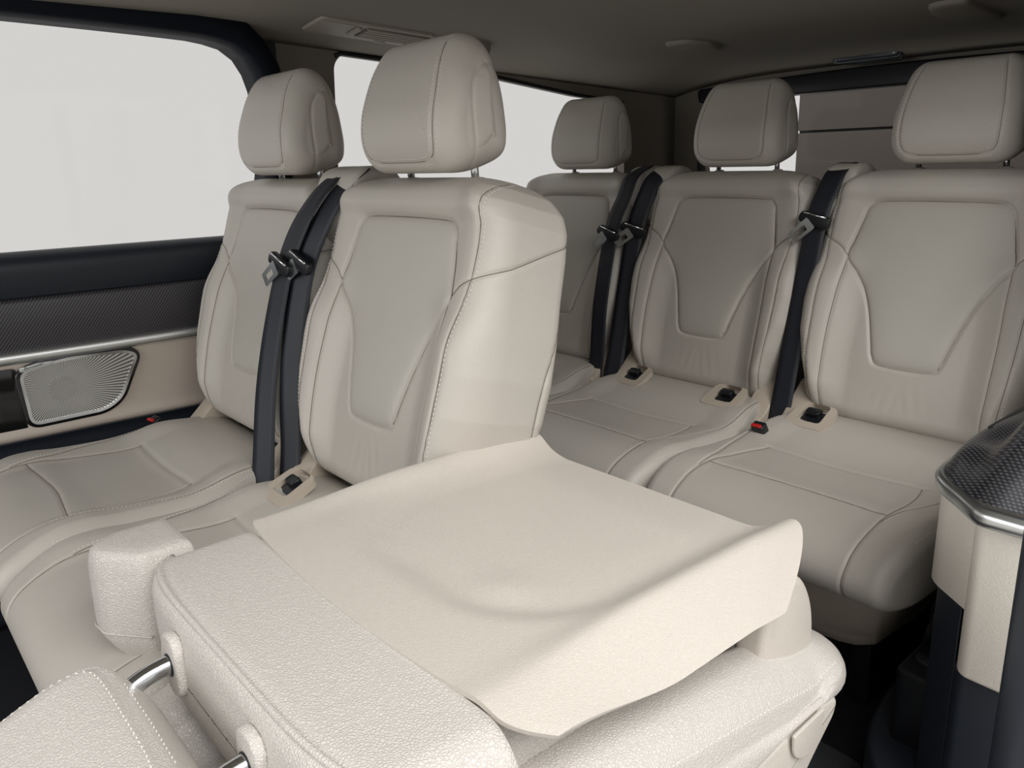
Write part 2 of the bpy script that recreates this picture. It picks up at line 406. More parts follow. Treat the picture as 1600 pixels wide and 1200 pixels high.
# ------------------------------------------------------------------ lofts along x with a (y,z) profile
def loft(prof, w, r, p=2.0, nflat=110, ncap=22, wfun=None, zfun=None, groove=None, closed_side=True, shrink=10, skel=None):
    """prof: closed array (n,2); the ring is inset towards its ends by a rounded edge of radius r"""
    P = np.array(prof); n = len(P)
    T = np.roll(P, -1, 0)-np.roll(P, 1, 0); T /= np.linalg.norm(T, axis=1, keepdims=True)
    ar = np.sum(P[:, 0]*np.roll(P[:, 1], -1)-np.roll(P[:, 0], -1)*P[:, 1]); Nn = np.stack([T[:, 1], -T[:, 0]], 1)*(1 if ar > 0 else -1)
    Vc = np.r_[0, np.cumsum(np.linalg.norm(np.diff(P, axis=0), axis=1))]
    c = P.mean(0)
    xs, ins, sc = [], [], []
    for x in np.linspace(0, w-r, nflat)[:-1]: xs.append(x); ins.append(0); sc.append(1)
    for a in np.linspace(0, math.pi/2, ncap):
        xs.append(w-r+r*math.sin(a)**(2/p)); ins.append(r*(1-math.cos(a)**(2/p))); sc.append(1)
    for k in range(1, shrink+1):
        xs.append(w+.004*(1-(1-k/shrink)**2)); ins.append(r); sc.append(1-k/shrink*.97)
    xs, ins, sc = map(np.array, (xs, ins, sc))
    if skel is not None:
        a_, b_ = np.array(skel[0]), np.array(skel[1]); tt = np.clip(((P-a_)@(b_-a_))/((b_-a_)@(b_-a_)), 0, 1)
        tgt = a_+tt[:, None]*(b_-a_); dv = tgt-P; L_ = np.linalg.norm(dv, axis=1, keepdims=True); kk = np.minimum(.92, ins[:, None, None]/L_[None])
        Q = P[None]+dv[None]*kk; Q = tgt[None]+(Q-tgt[None])*sc[:, None, None]
    else:
        Q = P[None]-Nn[None]*ins[:, None, None]; cc = c
        Q = cc+(Q-cc)*sc[:, None, None]
    X = np.repeat(xs[:, None], n, 1)
    def build(sg):
        x = X*sg; y = Q[:, :, 0].copy(); z = Q[:, :, 1].copy()
        NX = np.zeros_like(x); e = np.clip(ins/r, 0, 1)[:, None]; NXv = sg*e*np.ones_like(x)
        NY = (1-e)*Nn[None, :, 0]*np.ones_like(x); NZ = (1-e)*Nn[None, :, 1]*np.ones_like(x)
        u = x; v = np.repeat(Vc[None], len(xs), 0)
        if groove is not None:
            g = groove(x, y, z, u, v)
            x = x-NXv*g; y = y-NY*g; z = z-NZ*g
        if zfun is not None: y, z = zfun(x, y, z)
        if wfun is not None: x = x*wfun(y, z)
        return np.stack([x, y, z], 2)
    Rr = build(1); Ll = build(-1)[::-1][:-1]
    G = np.concatenate([Ll, Rr], 0)
    nj = G.shape[0]
    V = G.reshape(-1, 3).tolist(); F = grid_faces(n, nj, True)
    F.append(tuple(range(n))); F.append(tuple(range((nj-1)*n, nj*n))[::-1])
    me = fixn(mk(V, F))
    # Surf with rows along V: transpose
    Ua = np.concatenate([-xs[::-1][:-1], xs]); Gt = np.transpose(G, (1, 0, 2)); Uu = np.repeat(Ua[None], n, 0)+np.arange(len(Ua))[None]*1e-9
    return me, Surf(Gt, Uu, Vc)

# cushion (y=0 at the backrest plane foot, z absolute)
CP = crv([(.02, .31), (.04, .37), (.03, .412), (-.02, .427), (-.09, .425), (-.165, .406), (-.21, .401), (-.30, .404), (-.36, .410), (-.42, .405), (-.468, .386), (-.493, .358), (-.494, .330), (-.472, .306), (-.42, .294), (-.30, .290), (-.10, .290)], 400, closed=True)
CV = np.r_[0, np.cumsum(np.linalg.norm(np.diff(CP, axis=0), axis=1))]
top_i = [i for i in range(len(CP)) if 20 < i]
def vy(y, top=True):
    """V coordinate of the top of the cushion profile at depth y"""
    idx = [i for i in range(len(CP)) if CP[i, 1] > .385 and CP[i, 0] < .02]
    i = min(idx, key=lambda k: abs(CP[k, 0]-y)); return CV[i]
VN = CV[min(range(len(CP)), key=lambda k: CP[k, 0])]                # nose
VB = CV[min(range(len(CP)), key=lambda k: abs(CP[k, 0]+.43)+(9 if CP[k, 1] > .3 else 0))]
def cush_groove_factory(rear):
    tr = crv([(-.165, vy(-.372)), (-.08, vy(-.362)), (0, vy(-.358)), (.08, vy(-.362)), (.165, vy(-.372))], 16)
    side = crv([(.145, vy(rear)), (.158, vy(-.26)), (.165, vy(-.34)), (.166, vy(-.40)), (.172, VN-.03), (.170, VN), (.165, VB)], 30)
    arc = crv([(.168, vy(-.40)), (.180, vy(-.33)), (.203, vy(-.24)), (.222, vy(-.12)), (.225, vy(-.03))], 24)
    rr = crv([(-.15, vy(rear)), (0, vy(rear-.004)), (.15, vy(rear))], 10)
    seams = [tr]+mirr([side, arc])
    def g(x, y, z, u, v):
        ax = np.abs(x); o = np.zeros_like(x)
        for c, d, s in ((tr, .0020, .0034), (side, .0022, .0034), (arc, .0014, .0026), (rr, .0022, .006)):
            o = np.maximum(o, d*np.exp(-(distpoly(ax if c is not tr and c is not rr else x, v, c)/s)**2))
        return o
    return g, arc, seams
def cush_z(x, y, z, BH=.011):
    t = sm(np.array(z), .36, .40)
    b = BH*sm(np.abs(x), .14, .20)*(1-sm(np.abs(x), .215, .245)*.9)*sm(-y, .04, .14)*(1-sm(-y, .38, .47))
    dish = -.004*np.exp(-(x/.10)**2)*sm(-y, .1, .2)
    return y, z+t*(b+dish)
def cush_w(y, z):
    # narrower under the front roll, widest at mid length
    return 1-.05*sm(np.array(-y), .40, .50)-.15*sm(np.array(y), -.20, -.02)
g2, arc2, sm2 = cush_groove_factory(-.165)
g3, arc3, sm3 = cush_groove_factory(-.205)
CU2, CS2 = loft(CP, .243, .030, 2.2, groove=g2, zfun=cush_z, wfun=cush_w)
CU3, CS3 = loft(CP, .240, .026, 2.2, groove=g3, zfun=lambda x, y, z: cush_z(x, y, z, .006), wfun=cush_w)
def cush_st(S_, arc):
    sg = 1 if S_.at(0, vy(-.3))[1][2] > 0 else -1
    a = [(u+.005, v) for u, v in arc[::4]]; e = [(.238, vy(-.42)), (.2425, vy(-.34)), (.2432, vy(-.25)), (.2425, vy(-.14)), (.24, vy(-.05))]
    k = S_.U[0].max()/.252
    mir = lambda c: [(-u, v) for u, v in c]
    return stitch_mesh(S_, [a, mir(a), [(u*k, v) for u, v in e], mir([(u*k, v) for u, v in e])], sg)
SGC = 1 if CS2.at(0, vy(-.3))[1][2] > 0 else -1
CM2, CM3 = seam_shade_mesh(CS2, sm2, SGC, .0007), seam_shade_mesh(CS3, sm3, SGC, .0007)
CT2, CT3 = cush_st(CS2, arc2), cush_st(CS3, arc3)

# headrest profile (y,z absolute for a row-two seat)
HP = crv([(.075, .955), (.066, .985), (.068, 1.02), (.078, 1.055), (.094, 1.095), (.118, 1.127), (.147, 1.135), (.174, 1.120), (.194, 1.078), (.204, 1.02), (.206, .985), (.198, .958), (.170, .944), (.13, .935), (.095, .937)], 150, closed=True)
HVc = np.r_[0, np.cumsum(np.linalg.norm(np.diff(HP, axis=0), axis=1))]
def head_groove(x, y, z, u, v):
    ax = np.abs(x); f = crv([(.089, 1.128), (.094, 1.09), (.097, 1.03), (.097, .985), (.088, .958), (.06, .951), (0, .950)], 26)
    isf = (y < .125)
    d = distpoly(ax, z, f); o = .0024*np.exp(-(d/.0034)**2)*isf
    bk = crv([(.100, 1.10), (.104, 1.05), (.104, 1.0), (.097, .966), (.07, .958), (0, .957)], 26); o = np.maximum(o, .0022*np.exp(-(distpoly(ax, z, bk)/.0034)**2)*(y > .17))
    a = crv([(.130, .93), (.124, .985), (.122, 1.03), (.128, 1.065), (.148, 1.088), (.175, 1.088), (.2, 1.070)], 30)
    o = np.maximum(o, .0016*np.exp(-(distpoly(y, z, a)/.0026)**2)*(ax > .09))
    return o
def head_w(y, z): return 1-.10*sm(np.array(z), 1.02, 1.14)**1.2-.05*sm(-np.array(z), -.98, -.93)
HD, HS = loft(HP, .128, .044, 2.1, nflat=80, ncap=30, groove=head_groove, wfun=head_w, shrink=26, skel=((.152, .995), (.155, 1.068)))
def head_stitch():
    parts = []; seams = []
    front = crv([(.084, 1.112), (.0885, 1.09), (.0915, 1.03), (.0915, .985), (.083, .963), (.055, .9565), (0, .9555)], 60)
    sec = crv([(.096, 1.112), (.1005, 1.09), (.1035, 1.03), (.1035, .985), (.096, .954), (.062, .9455)], 60)
    idx = [i for i in range(len(HP)) if HP[i, 0] < .12 and HP[i, 1] > .945]
    zs = HP[idx, 1]; vs = HVc[idx]; od = np.argsort(zs)
    sg = 1 if HS.at(0, float(np.interp(1.0, zs[od], vs[od])))[1][1] < 0 else -1
    for c in (front, sec):
        for m in (1, -1):
            P, N = [], []
            for u, z in c:
                a, b = HS.at(u*m, float(np.interp(z, zs[od], vs[od]))); P.append(a); N.append(b*sg)
            P, N = np.array(P), np.array(N); parts.append(mk(*stitches(P, N, r=.0007, lift=.0007), False))
    mid = crv([(.089, 1.122), (.094, 1.09), (.097, 1.03), (.097, .985), (.089, .959), (.06, .951), (0, .950)], 60)
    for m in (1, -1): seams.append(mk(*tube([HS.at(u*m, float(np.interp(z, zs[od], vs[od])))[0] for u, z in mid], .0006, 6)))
    idb = [i for i in range(len(HP)) if HP[i, 0] > .17 and HP[i, 1] > .944]; zb = HP[idb, 1]; vb = HVc[idb]; ob = np.argsort(zb); back = []
    for c in ([(.094, 1.10), (.098, 1.05), (.098, 1.0), (.091, .972), (.065, .9645), (0, .9635)], [(.070, .9505), (0, .9495)]):
        for m in (1, -1):
            P, N = [], []
            for u, z in crv(c, 60):
                a, b = HS.at(u*m, float(np.interp(z, zb[ob], vb[ob]))); P.append(a); N.append(b*sg)
            back.append(mk(*stitches(np.array(P), np.array(N), r=.0008, lift=.0009), False))
    return parts, seams, back
HST, HSE, HBK = head_stitch()

PR = .088
def post_me(sx, z1=.985):
    V, F = tube([(sx*PR, .155, .90), (sx*PR, .152, .94), (sx*PR, .148, z1)], .0062, 12); return mk(V, F)
def sock_me(sx):
    V, F = tube([(sx*PR, .157, .914), (sx*PR, .156, .925), (sx*PR, .156, .927)], [.014, .0125, .008], 20); return mk(V, F)

def ringbracket(cx, y, z, w=.047, h=.038):
    """rounded beige surround with an open slot, lying on the cushion rear slope"""
    o = roundpoly([(-w, -h), (w, -h), (w*.86, h), (-w*.86, h)], .018, 6); i = roundpoly([(-w*.55, -h*.5), (w*.55, -h*.5), (w*.5, h*1.0), (-w*.5, h*1.0)], .009, 6)
    me = ring_strip(i, o, -.006, .006, 'z'); me.transform(Matrix.Translation((cx, y, z)) @ Matrix.Rotation(math.radians(24), 4, 'X')); return me
def slot_me(cx, y, z):
    me = prism(roundpoly([(-.023, -.012), (.023, -.012), (.022, .022), (-.022, .022)], .008, 5), 'z', -.004, -.002)
    me.transform(Matrix.Translation((cx, y, z)) @ Matrix.Rotation(math.radians(24), 4, 'X')); return me
def hook_me(cx, y, z):
    me = prism(roundpoly([(-.018, .004), (.012, .004), (.014, .022), (-.018, .022)], .006, 5), 'z', -.003, .010, .002)
    me.transform(Matrix.Translation((cx, y, z)) @ Matrix.Rotation(math.radians(24), 4, 'X')); return me
def pedestal_me(hw=.185):
    P = [(-.425, .315), (-.415, .25), (-.375, .175), (-.335, .155), (-.06, .155), (-.02, .315)]
    n = 14; V = []; prof = crv(P, 40)
    for k in range(13):
        a = k/12*2-1; x = hw*a; e = abs(a)**6
        for y, z in prof: V.append((x*(1-.16*(.275-z)/.12), y*(1-.05*e)-.0, z+.012*e*(z < .2)))
    F = grid_faces(40, 13); F.append(tuple(range(40))); F.append(tuple(range(12*40, 13*40))[::-1])
    return fixn(mk(V, F))
def guide_me(sx):
    """belt outlet hump on the shoulder"""
    prof = crv([(.085, .86), (.095, .905), (.110, .938), (.135, .950), (.170, .950), (.200, .935), (.215, .89), (.21, .82), (.15, .80), (.10, .82)], 50, closed=True)
    me, _ = loft(prof, .036, .014, 2.2, nflat=8, ncap=8, shrink=3); me.transform(Matrix.Translation((sx*.214, .01, -.004))); return me
def cover_me(sx):
    prof = roundpoly([(-.075, .40), (-.055, .405), (.03, .485), (.05, .47), (.05, .36), (-.06, .36)], [.01, .012, .015, .01, .005, .005], 5)
    a, b = sorted((sx*.168, sx*.222)); return prism(prof, 'x', a, b, .006)
GD = {-1: guide_me(-1), 1: guide_me(1)}; CV_ = {-1: cover_me(-1), 1: cover_me(1)}
PED = pedestal_me(); PO = {s: post_me(s) for s in (-1, 1)}; SO = {s: sock_me(s) for s in (-1, 1)}
def leg_me(x):
    return box(x-.02, x+.02, -.30, -.06, 0.012, .18, .006)
LG = {s: leg_me(s*.11) for s in (-1, 1)}
RK = {s: ringbracket(s*.135, -.075, .432) for s in (-1, 1)}; SL = {s: slot_me(s*.135, -.075, .433) for s in (-1, 1)}; HK = {s: hook_me(s*.135, -.075, .432) for s in (-1, 1)}
def use(name, me, m, parent, loc=None, rot=None):
    o = bpy.data.objects.new(name, me); C.objects.link(o)
    if not me.materials: me.materials.append(m)
    o.parent = parent
    if loc: o.location = loc
    if rot: o.rotation_euler = rot
    return o
def seat(x, y, zoff, rec, row, guide, anch, label):
    t = empty('passenger_seat', (x, y, 0)); tag(t, label, 'seat', 'upright beige leather seats')
    # backrest pivot at z=.45
    b = use('backrest', BR_ME, LE, t, (0, 0, .45+zoff), (-rec, 0, 0))
    useall('stitching', ST_ME, THREAD, b); useall('seam_shade_line', SE_ME, SEAM_SHADE, b)
    use('backrest_insert', IN_ME, LEI, b)
    k = .965 if row == 2 else .90; hy, hz = (.018 if row == 2 else .014), zoff+(.000 if row == 2 else .008)
    h = use('headrest', HD, LE, t, (0, hy+.137*(1-k), hz+.93*(1-k))); h.scale = (k*1.01, k, k if row == 2 else .945)
    if row == 3: h.location.z = hz+.93*(1-.945)
    useall('stitching', HST, THREAD, h); useall('seam_shade_line', HSE, SEAM_SHADE, h)
    for s in (-1, 1):
        use('headrest_post', PO[s], CHR, h)
        use('post_socket', SO[s], PLB, h)
    c = use('seat_cushion', CU2 if row == 2 else CU3, LE, t)
    useall('stitching', CT2 if row == 2 else CT3, THREAD, c); useall('seam_shade_line', CM2 if row == 2 else CM3, SEAM_SHADE, c)
    use('pedestal', PED, PLB, t)
    for s in (-1, 1): use('leg', LG[s], BLK, t)
    for s in (-1, 1):
        if s in anch: a = use('anchor_surround', RK[s], PLB, t); use('anchor_slot', SL[s], BLK, a); use('anchor_hook', HK[s], BLK, a)
        use('hinge_cover', CV_[s], PLB, t)
    gl = guide if isinstance(guide, (tuple, list)) else [guide]
    for g in gl: use('belt_guide', GD[g], LE, t, (0, 0 if row == 2 else -.012, zoff))
    return t
seat(-.488, 0, 0, .2652, 2, 1, (), 'beige leather seat in the second row beside the door with the round metal speaker')
seat(0, 0, 0, .2652, 2, -1, (-1,), 'beige leather seat in the second row directly behind the folded seat, largest upright seat')
seat(-.5794, .9458, -.0185, .226, 3, 1, (), 'beige leather back-row seat in the far left corner, partly hidden behind a second-row seat')
seat(-.0795, .9458, -.0185, .226, 3, -1, (-1, 1), 'beige leather seat in the middle of the back row, between two black belts')
seat(.3997, .9458, -.0185, .226, 3, -1, (-1,), 'beige leather back-row seat beside the carbon-patterned armrest on the right')

# ------------------------------------------------------------------ seat belts
def ribbon(pts, wdir, width=.046, th=.0014, n=70):
    P = crv(pts, n); V = []
    Wd = crv(wdir, n) if len(wdir) > 1 else np.repeat(np.array(wdir), n, 0)
    for i in range(n):
        t = Vector(P[min(i+1, n-1)]-P[max(i-1, 0)]).normalized(); w = Vector(Wd[i]); w = (w-t*w.dot(t)).normalized(); nn = t.cross(w).normalized()
        c = Vector(P[i])
        for a, b in ((-1, -1), (-.5, -1.3), (0, -1.4), (.5, -1.3), (1, -1), (1, 1), (.5, .7), (0, .6), (-.5, .7), (-1, 1)):
            V.append(c+w*a*width/2+nn*b*th/2)
    F = grid_faces(10, n, True); F.append(tuple(range(10))[::-1]); F.append(tuple(range((n-1)*10, n*10)))
    return fixn(mk(V, F))
def belt(pts, wdir, at, up_dir, label, side=0, tip=-1):
    t = empty('seat_belt', pts[-1]); tag(t, label, 'seat belt', 'black seat belts')
    o = Vector(pts[-1]); P = [tuple(Vector(p)-o) for p in pts]
    use('strap', ribbon(P, wdir), BELT, t)
    # tongue at 'at'
    a = Vector(at)-o; wv = Vector(wdir[0]).normalized(); ud = Vector(up_dir).normalized(); ud = (ud-wv*ud.dot(wv)*0).normalized(); xx = (wv-ud*wv.dot(ud)).normalized(); nn = xx.cross(ud)
    if nn.y > 0: nn = -nn
    M = Matrix((xx, ud, nn)).transposed().to_4x4(); M.translation = a
    h = prism(roundpoly([(-.034, -.010), (.026, -.013), (.034, -.004), (.032, .012), (-.030, .014), (-.037, .002)], .006, 5), 'z', -.003, .008, .0025); h.transform(M)
    use('tongue_housing', h, BLK, t)
    bar = tube([(-.026, .010, .009), (.024, .010, .009)], .0022, 8); bm_ = mk(*bar); bm_.transform(M); use('belt_bar', bm_, CHR, t)
    Mt = M @ Matrix.Translation((0, 0, .004)) @ Matrix.Rotation(tip*.6, 4, 'Z')
    pl = plate('z', .003, .0022, roundpoly([(-.014, -.058), (.012, -.058), (.014, -.008), (-.015, -.008)], .004, 4), [roundpoly([(-.006, -.049), (.005, -.049), (.006, -.022), (-.006, -.022)], .002, 3)])
    pl.transform(Mt); use('tongue', pl, SATIN, t)
    return t
WD2 = [(.94, .1, .1), (.85, .45, .1), (.8, .55, .1)]
belt([(-.245, .150, .942), (-.252, .108, .922), (-.266, .066, .870), (-.293, .033, .788), (-.291, -.004, .679), (-.282, -.035, .566), (-.268, -.058, .455), (-.257, -.074, .371)], WD2, (-.294, .024, .782), (.35, .1, .9),
     'left of the paired black belts in the second row, bright silver tongue hanging free')
belt([(-.198, .150, .944), (-.206, .112, .915), (-.226, .080, .865), (-.255, .052, .788), (-.257, .026, .700), (-.244, -.004, .569), (-.232, -.022, .46), (-.222, -.040, .384)], [(.94, .1, .1), (.75, .65, .1), (.9, .3, .1)], (-.250, .040, .787), (.35, .1, .9),
     'right of the paired black belts in the second row, against the large seat')
belt([(-.350, 1.075, .930), (-.356, 1.020, .905), (-.360, .990, .85), (-.376, .965, .772), (-.374, .922, .589), (-.374, .908, .44), (-.380, .895, .363)], [(1, .1, .1)], (-.376, .955, .765), (.28, .1, .9),
     'outer black belt of the back-row pair, beside the far left corner seat')
belt([(-.292, 1.085, .926), (-.296, 1.045, .905), (-.305, 1.022, .867), (-.322, .997, .78), (-.322, .962, .629), (-.318, .928, .483), (-.319, .902, .376)], [(.9, .45, .1)], (-.318, .985, .775), (.28, .1, .9),
     'black belt in the back row lying against the left edge of the middle seat')
belt([(.186, 1.085, .929), (.180, 1.048, .910), (.178, 1.026, .877), (.170, 1.006, .826), (.169, .976, .701), (.166, .938, .527), (.168, .902, .377)], [(1, .1, .1)], (.172, .994, .815), (.2, .1, .9),
     'single black belt between the middle and right seats of the back row')

# buckles
def buckle(x, y, z, rz, label):
    t = empty('belt_buckle', (x, y, z)); tag(t, label, 'buckle', 'belt buckles')
    t.rotation_euler = (.55, 0, rz)
    use('housing', box(-.014, .014, -.010, .010, -.07, .0, .004), BLK, t); use('release_button', box(-.011, .011, -.010, -.003, .0, .005, .0015), RED, t)
buckle(-.728, -.110, .428, .2, 'black buckle with a red button at the outer rear corner of the speaker-side seat')
buckle(.205, .772, .428, 0, 'belt buckle with a small red button on the cushion in the back row')

# ------------------------------------------------------------------ folded seat (front right)
FX = .448
fs = empty('folded_seat', (FX, -.05, 0)); tag(fs, 'beige leather seat in the foreground with its backrest folded flat forward, plastic shell uppermost', 'seat')
off = Matrix.Translation((-FX, .05, 0))
def fpart(name, me, m, parent=fs):
    me.transform(off); return use(name, me, m, parent)
# cushion below
fc_prof = crv([(.02, .300), (.12, .335), (.195, .350), (.226, .368), (.222, .395), (.195, .412), (.12, .430), (.04, .446), (-.06, .458), (-.15, .466), (-.30, .462), (-.42, .434), (-.475, .400), (-.50, .350), (-.50, .315), (-.47, .280), (-.40, .262), (-.10, .262)], 160, closed=True)
FV = np.r_[0, np.cumsum(np.linalg.norm(np.diff(fc_prof, axis=0), axis=1))]
def fcv(y): 
    idx = [i for i in range(len(fc_prof)) if fc_prof[i, 1] > .372]; return FV[min(idx, key=lambda k: abs(fc_prof[k, 0]-y))]
def fgro(x, y, z, u, v):
    ax = np.abs(x); c = crv([(.226, fcv(.205)), (.2305, fcv(.1)), (.2305, fcv(-.1)), (.228, fcv(-.3)), (.215, fcv(-.47))], 24)
    c2 = crv([(.145, fcv(-.1)), (.147, fcv(-.3)), (.145, fcv(-.45))], 12)
    return np.maximum(.0028*np.exp(-(distpoly(ax, v, c)/.003)**2), .003*np.exp(-(distpoly(ax, v, c2)/.004)**2))
me, FSf = loft(fc_prof, .232, .060, 2.0, groove=fgro, skel=((-.38, .355), (.130, .380)), zfun=lambda x, y, z: (y, z-.052*(1-sm(np.abs(x), .11, .17))*sm(np.array(z), .36, .43)))
sgf = 1 if FSf.at(0, fcv(0))[1][2] > 0 else -1
stf = stitch_mesh(FSf, [[(.220, fcv(.20)), (.2255, fcv(.1)), (.2255, fcv(-.1)), (.223, fcv(-.3)), (.210, fcv(-.47))], [(-.243, fcv(.20)), (-.2465, fcv(.1)), (-.2465, fcv(-.1)), (-.244, fcv(-.3)), (-.234, fcv(-.47))]], sgf)
for q in [me]+stf: q.transform(Matrix.Translation((FX+.030, 0, 0)))
fc = fpart('seat_cushion', me, LEG)
for q in stf: fpart('stitching', q, THREAD, fc)
# cushion side shell with flap
sh = roundpoly([(.140, .381), (.163, .372), (.158, .352), (.115, .315), (.06, .26), (.0, .20), (-.10, .16), (-.35, .15), (-.45, .20), (-.47, .27), (-.30, .345), (-.05, .366), (.08, .378)], [.012, .010, .012, .03, .05, .05, .05, .05, .04, .04, .05, .03, .03], 6)
me, _ = loft(sh, .236, .008, 2, nflat=6, ncap=6, shrink=4); me.transform(Matrix.Translation((FX+.030, 0, 0))); ssh = fpart('cushion_base_shell', me, SHELL)
fl = roundpoly([(.060, .379), (.118, .384), (.112, .352), (.088, .338), (.062, .352)], [.003, .003, .012, .014, .012], 7)
fpart('cover_flap', prism(fl, 'x', .7175, .7215, .0012), SHELL, ssh)
for s in (-1, 1): fpart('leg', box(FX+s*.12-.02, FX+s*.12+.02, -.32, .10, .012, .16, .006), BLK)
# backrest body lying flat: rings along y
def folded_back():
    S = np.r_[np.linspace(-.412, -.33, 30)[:-1], np.linspace(-.33, .06, 60)[:-1], np.linspace(.06, .11, 8)]
    V = []; n = 132
    for y in S:
        q = min(1, max(0, (-.386-y)/.026)); e = 1-math.sqrt(max(0, 1-q**2.0))
        hw = .254-.022*e-.006*float(sm(np.array(-y), .25, .40)); zt = .5465-.016*e; zb = .432+.016*e; st = float(sm(np.array(y), -.283, -.262)); zt -= .030*st; hw -= .058*st
        q2 = min(1, max(0, (y-.06)/.05)); zt -= .05*q2; zb += .01*q2
        rt_, rb_ = .040, .030
        ring = []
        for a in np.linspace(0, math.pi/2, 14): ring.append((hw-rt_+rt_*math.sin(a), zt-rt_+rt_*math.cos(a)))
        for z in np.linspace(zt-rt_, zb+rb_, 8)[1:-1]: ring.append((hw, z))
        for a in np.linspace(0, math.pi/2, 8): ring.append((hw-rb_+rb_*math.cos(a), zb+rb_-rb_*math.sin(a)))
        for x in np.linspace(hw-rb_, 0, 20)[1:]: ring.append((x, zb))
        full = ring+[(-x, z) for x, z in ring[::-1][1:]]
        for x in np.linspace(-(hw-rt_), hw-rt_, 40)[1:-1]: full.append((x, zt))
        for x, z in full: V.append((FX+x, y+(.044*(abs(x)/.25)**6*(1 if y < -.30 else 0))*float(sm(np.array(-y), .28, .38)), z+.004*(1-(x/.25)**2)*(z > .5)))
    m = len(V)//len(S); first = V[:m]; pre = []
    for k in (.03, .25, .45, .65, .82, .94):
        for x, y, z in first: pre.append((FX+(x-FX)*(1-(1-k)*.12), y-.004*(1-k*k), .486+(z-.486)*k))
    V = pre+V; nr = len(V)//m; F = grid_faces(m, nr, True); F.append(tuple(range(m-1, -1, -1))); F.append(tuple(range((nr-1)*m, nr*m)))
    return fixn(mk(V, F))
fb = fpart('backrest', folded_back(), LEG)
# lower upholstery bulge under the end face, piping along the top edge
def pipe_pts():
    P = []
    for x in np.linspace(-.243, .243, 60):
        a = abs(x)/.25; P.append((FX+x, -.4015+.044*a**6, .5462-.014*a**8))
    return P
V, F = tube(pipe_pts(), .0034, 8); fpart('piping', mk(V, F), LEG, fb)
# shell
def shell():
    nx, ny = 150, 130; V = []
    Yt = lambda a: -.272-.018*math.sin(math.pi*a)-.004      # edge towards the headrest
    for j in range(ny):
        b = j/(ny-1)
        for i in range(nx):
            a = i/(nx-1)
            xl = .203+.003*b; xr = .700-.000*b
            x = xl+(xr-xl)*a; y0 = Yt(a)+.030*(max(0, a-.93)/.07)**2+.020*(max(0, .05-a)/.05)**2
            y1 = .158+.010*math.exp(-((a-.88)/.05)**2)+.004*math.exp(-((a-.05)/.05)**2)-.095*max(0, (a-.90)/.10)**1.6-.03*max(0, (.05-a)/.05)**2
            y = y0+(y1-y0)*b
            dr = xr-x; dl = x-xl
            flank = float(sm(np.array(b), .02, .5))
            z = .5505
            z += (.002+.004*flank)*math.exp(-((dr-.056)/.022)**2)                  # right crest
            z += .004*flank*math.exp(-((dr-.058)/.016)**2)
            z -= (.044-.006*b)*max(0, (.056-dr)/.056)**1.7*(1 if dr < .056 else 0)*(.45+.55*flank)
            z += (.003+.010*flank)*math.exp(-((dl-.012)/.024)**2)
            z -= .024*max(0, (.014-dl)/.014)**2
            # dished middle
            ex = min(dl-.045, dr-.088); ey = y+.205; r_ = .12
            d_ = r_-math.hypot(max(r_-ex, 0), max(r_-ey, 0)) if (ex < r_ or ey < r_) else r_
            z -= .011*float(sm(np.array(d_), -.025, .045))*(.55+.45*b)+.0035*math.exp(-((d_-.012)/.020)**2)*(1 if x > .42 else float(sm(np.array(x), .34, .42)))
            z += .003*math.exp(-(((x-.520)/.030)**2+((y+.150)/.030)**2))
            z -= .004*float(sm(np.array(b), .8, 1))
            z += .0012
            V.append((x, y, z))
    F = grid_faces(nx, ny)
    me = mk(V, F); bm = bmesh.new(); bm.from_mesh(me)
    bmesh.ops.recalc_face_normals(bm, faces=bm.faces)
    if sum(f.normal.z for f in bm.faces) < 0: bmesh.ops.reverse_faces(bm, faces=bm.faces)
    bmesh.ops.solidify(bm, geom=bm.faces[:], thickness=.005); bm.to_mesh(me); bm.free()
    for p in me.polygons: p.use_smooth = True
    try: me.set_sharp_from_angle(angle=1.0)
    except Exception: pass
    return me
fpart('back_shell', shell(), SHELL)
# hinge cover lobe
lob = crv([(.070, .40), (.070, .46), (.082, .500), (.108, .520), (.138, .512), (.160, .480), (.170, .44), (.168, .39), (.10, .36)], 50, closed=True)
me, _ = loft(lob, .020, .010, 2, nflat=6, ncap=8, shrink=6); me.transform(Matrix.Translation((.652, .006, -.006))); fpart('hinge_cover', me, SHELL)
me = bpy.data.meshes.new('x'); V, F = tube([(.575, .13, .44), (.665, .125, .455)], .012, 16); fpart('hinge_pin', mk(V, F), BLK)
# armrest
def armrest():
    pl = [(.098, -.405), (.118, -.436), (.150, -.434), (.196, -.395), (.196, -.335), (.098, -.335)]
    pl = roundpoly(pl, [.012, .014, .016, .01, .005, .01], 6); V = []; zs = crv([(0, .378), (.3, .382), (.6, .40), (1, .44), (1, .50), (.97, .525), (.82, .539), (.5, .543), (.1, .544)], 44)
    P = np.array(pl); c = np.array([.150, -.37])
    for k, z in zs:
        g_ = 1-.55*(1-k)-(.25*max(0, (.44-z)/.07) if z < .44 else 0)
        for p in P: q = c+(p-c)*g_; V.append((q[0], q[1], z))
    F = grid_faces(len(P), 44, True); F.append(tuple(range(len(P)))[::-1]); F.append(tuple(range(43*len(P), 44*len(P))))
    return fixn(mk(V, F))
ar = fpart('armrest', armrest(), LEG)
pl = [(.098, -.400), (.101, -.414), (.110, -.428), (.120, -.4365), (.135, -.4355), (.150, -.433), (.172, -.4165), (.196, -.396)]
V, F = tube([(x, y+.0008, .443) for x, y in crv(pl, 30)], .0012, 6); fpart('armrest_seam', mk(V, F), LEG, ar)
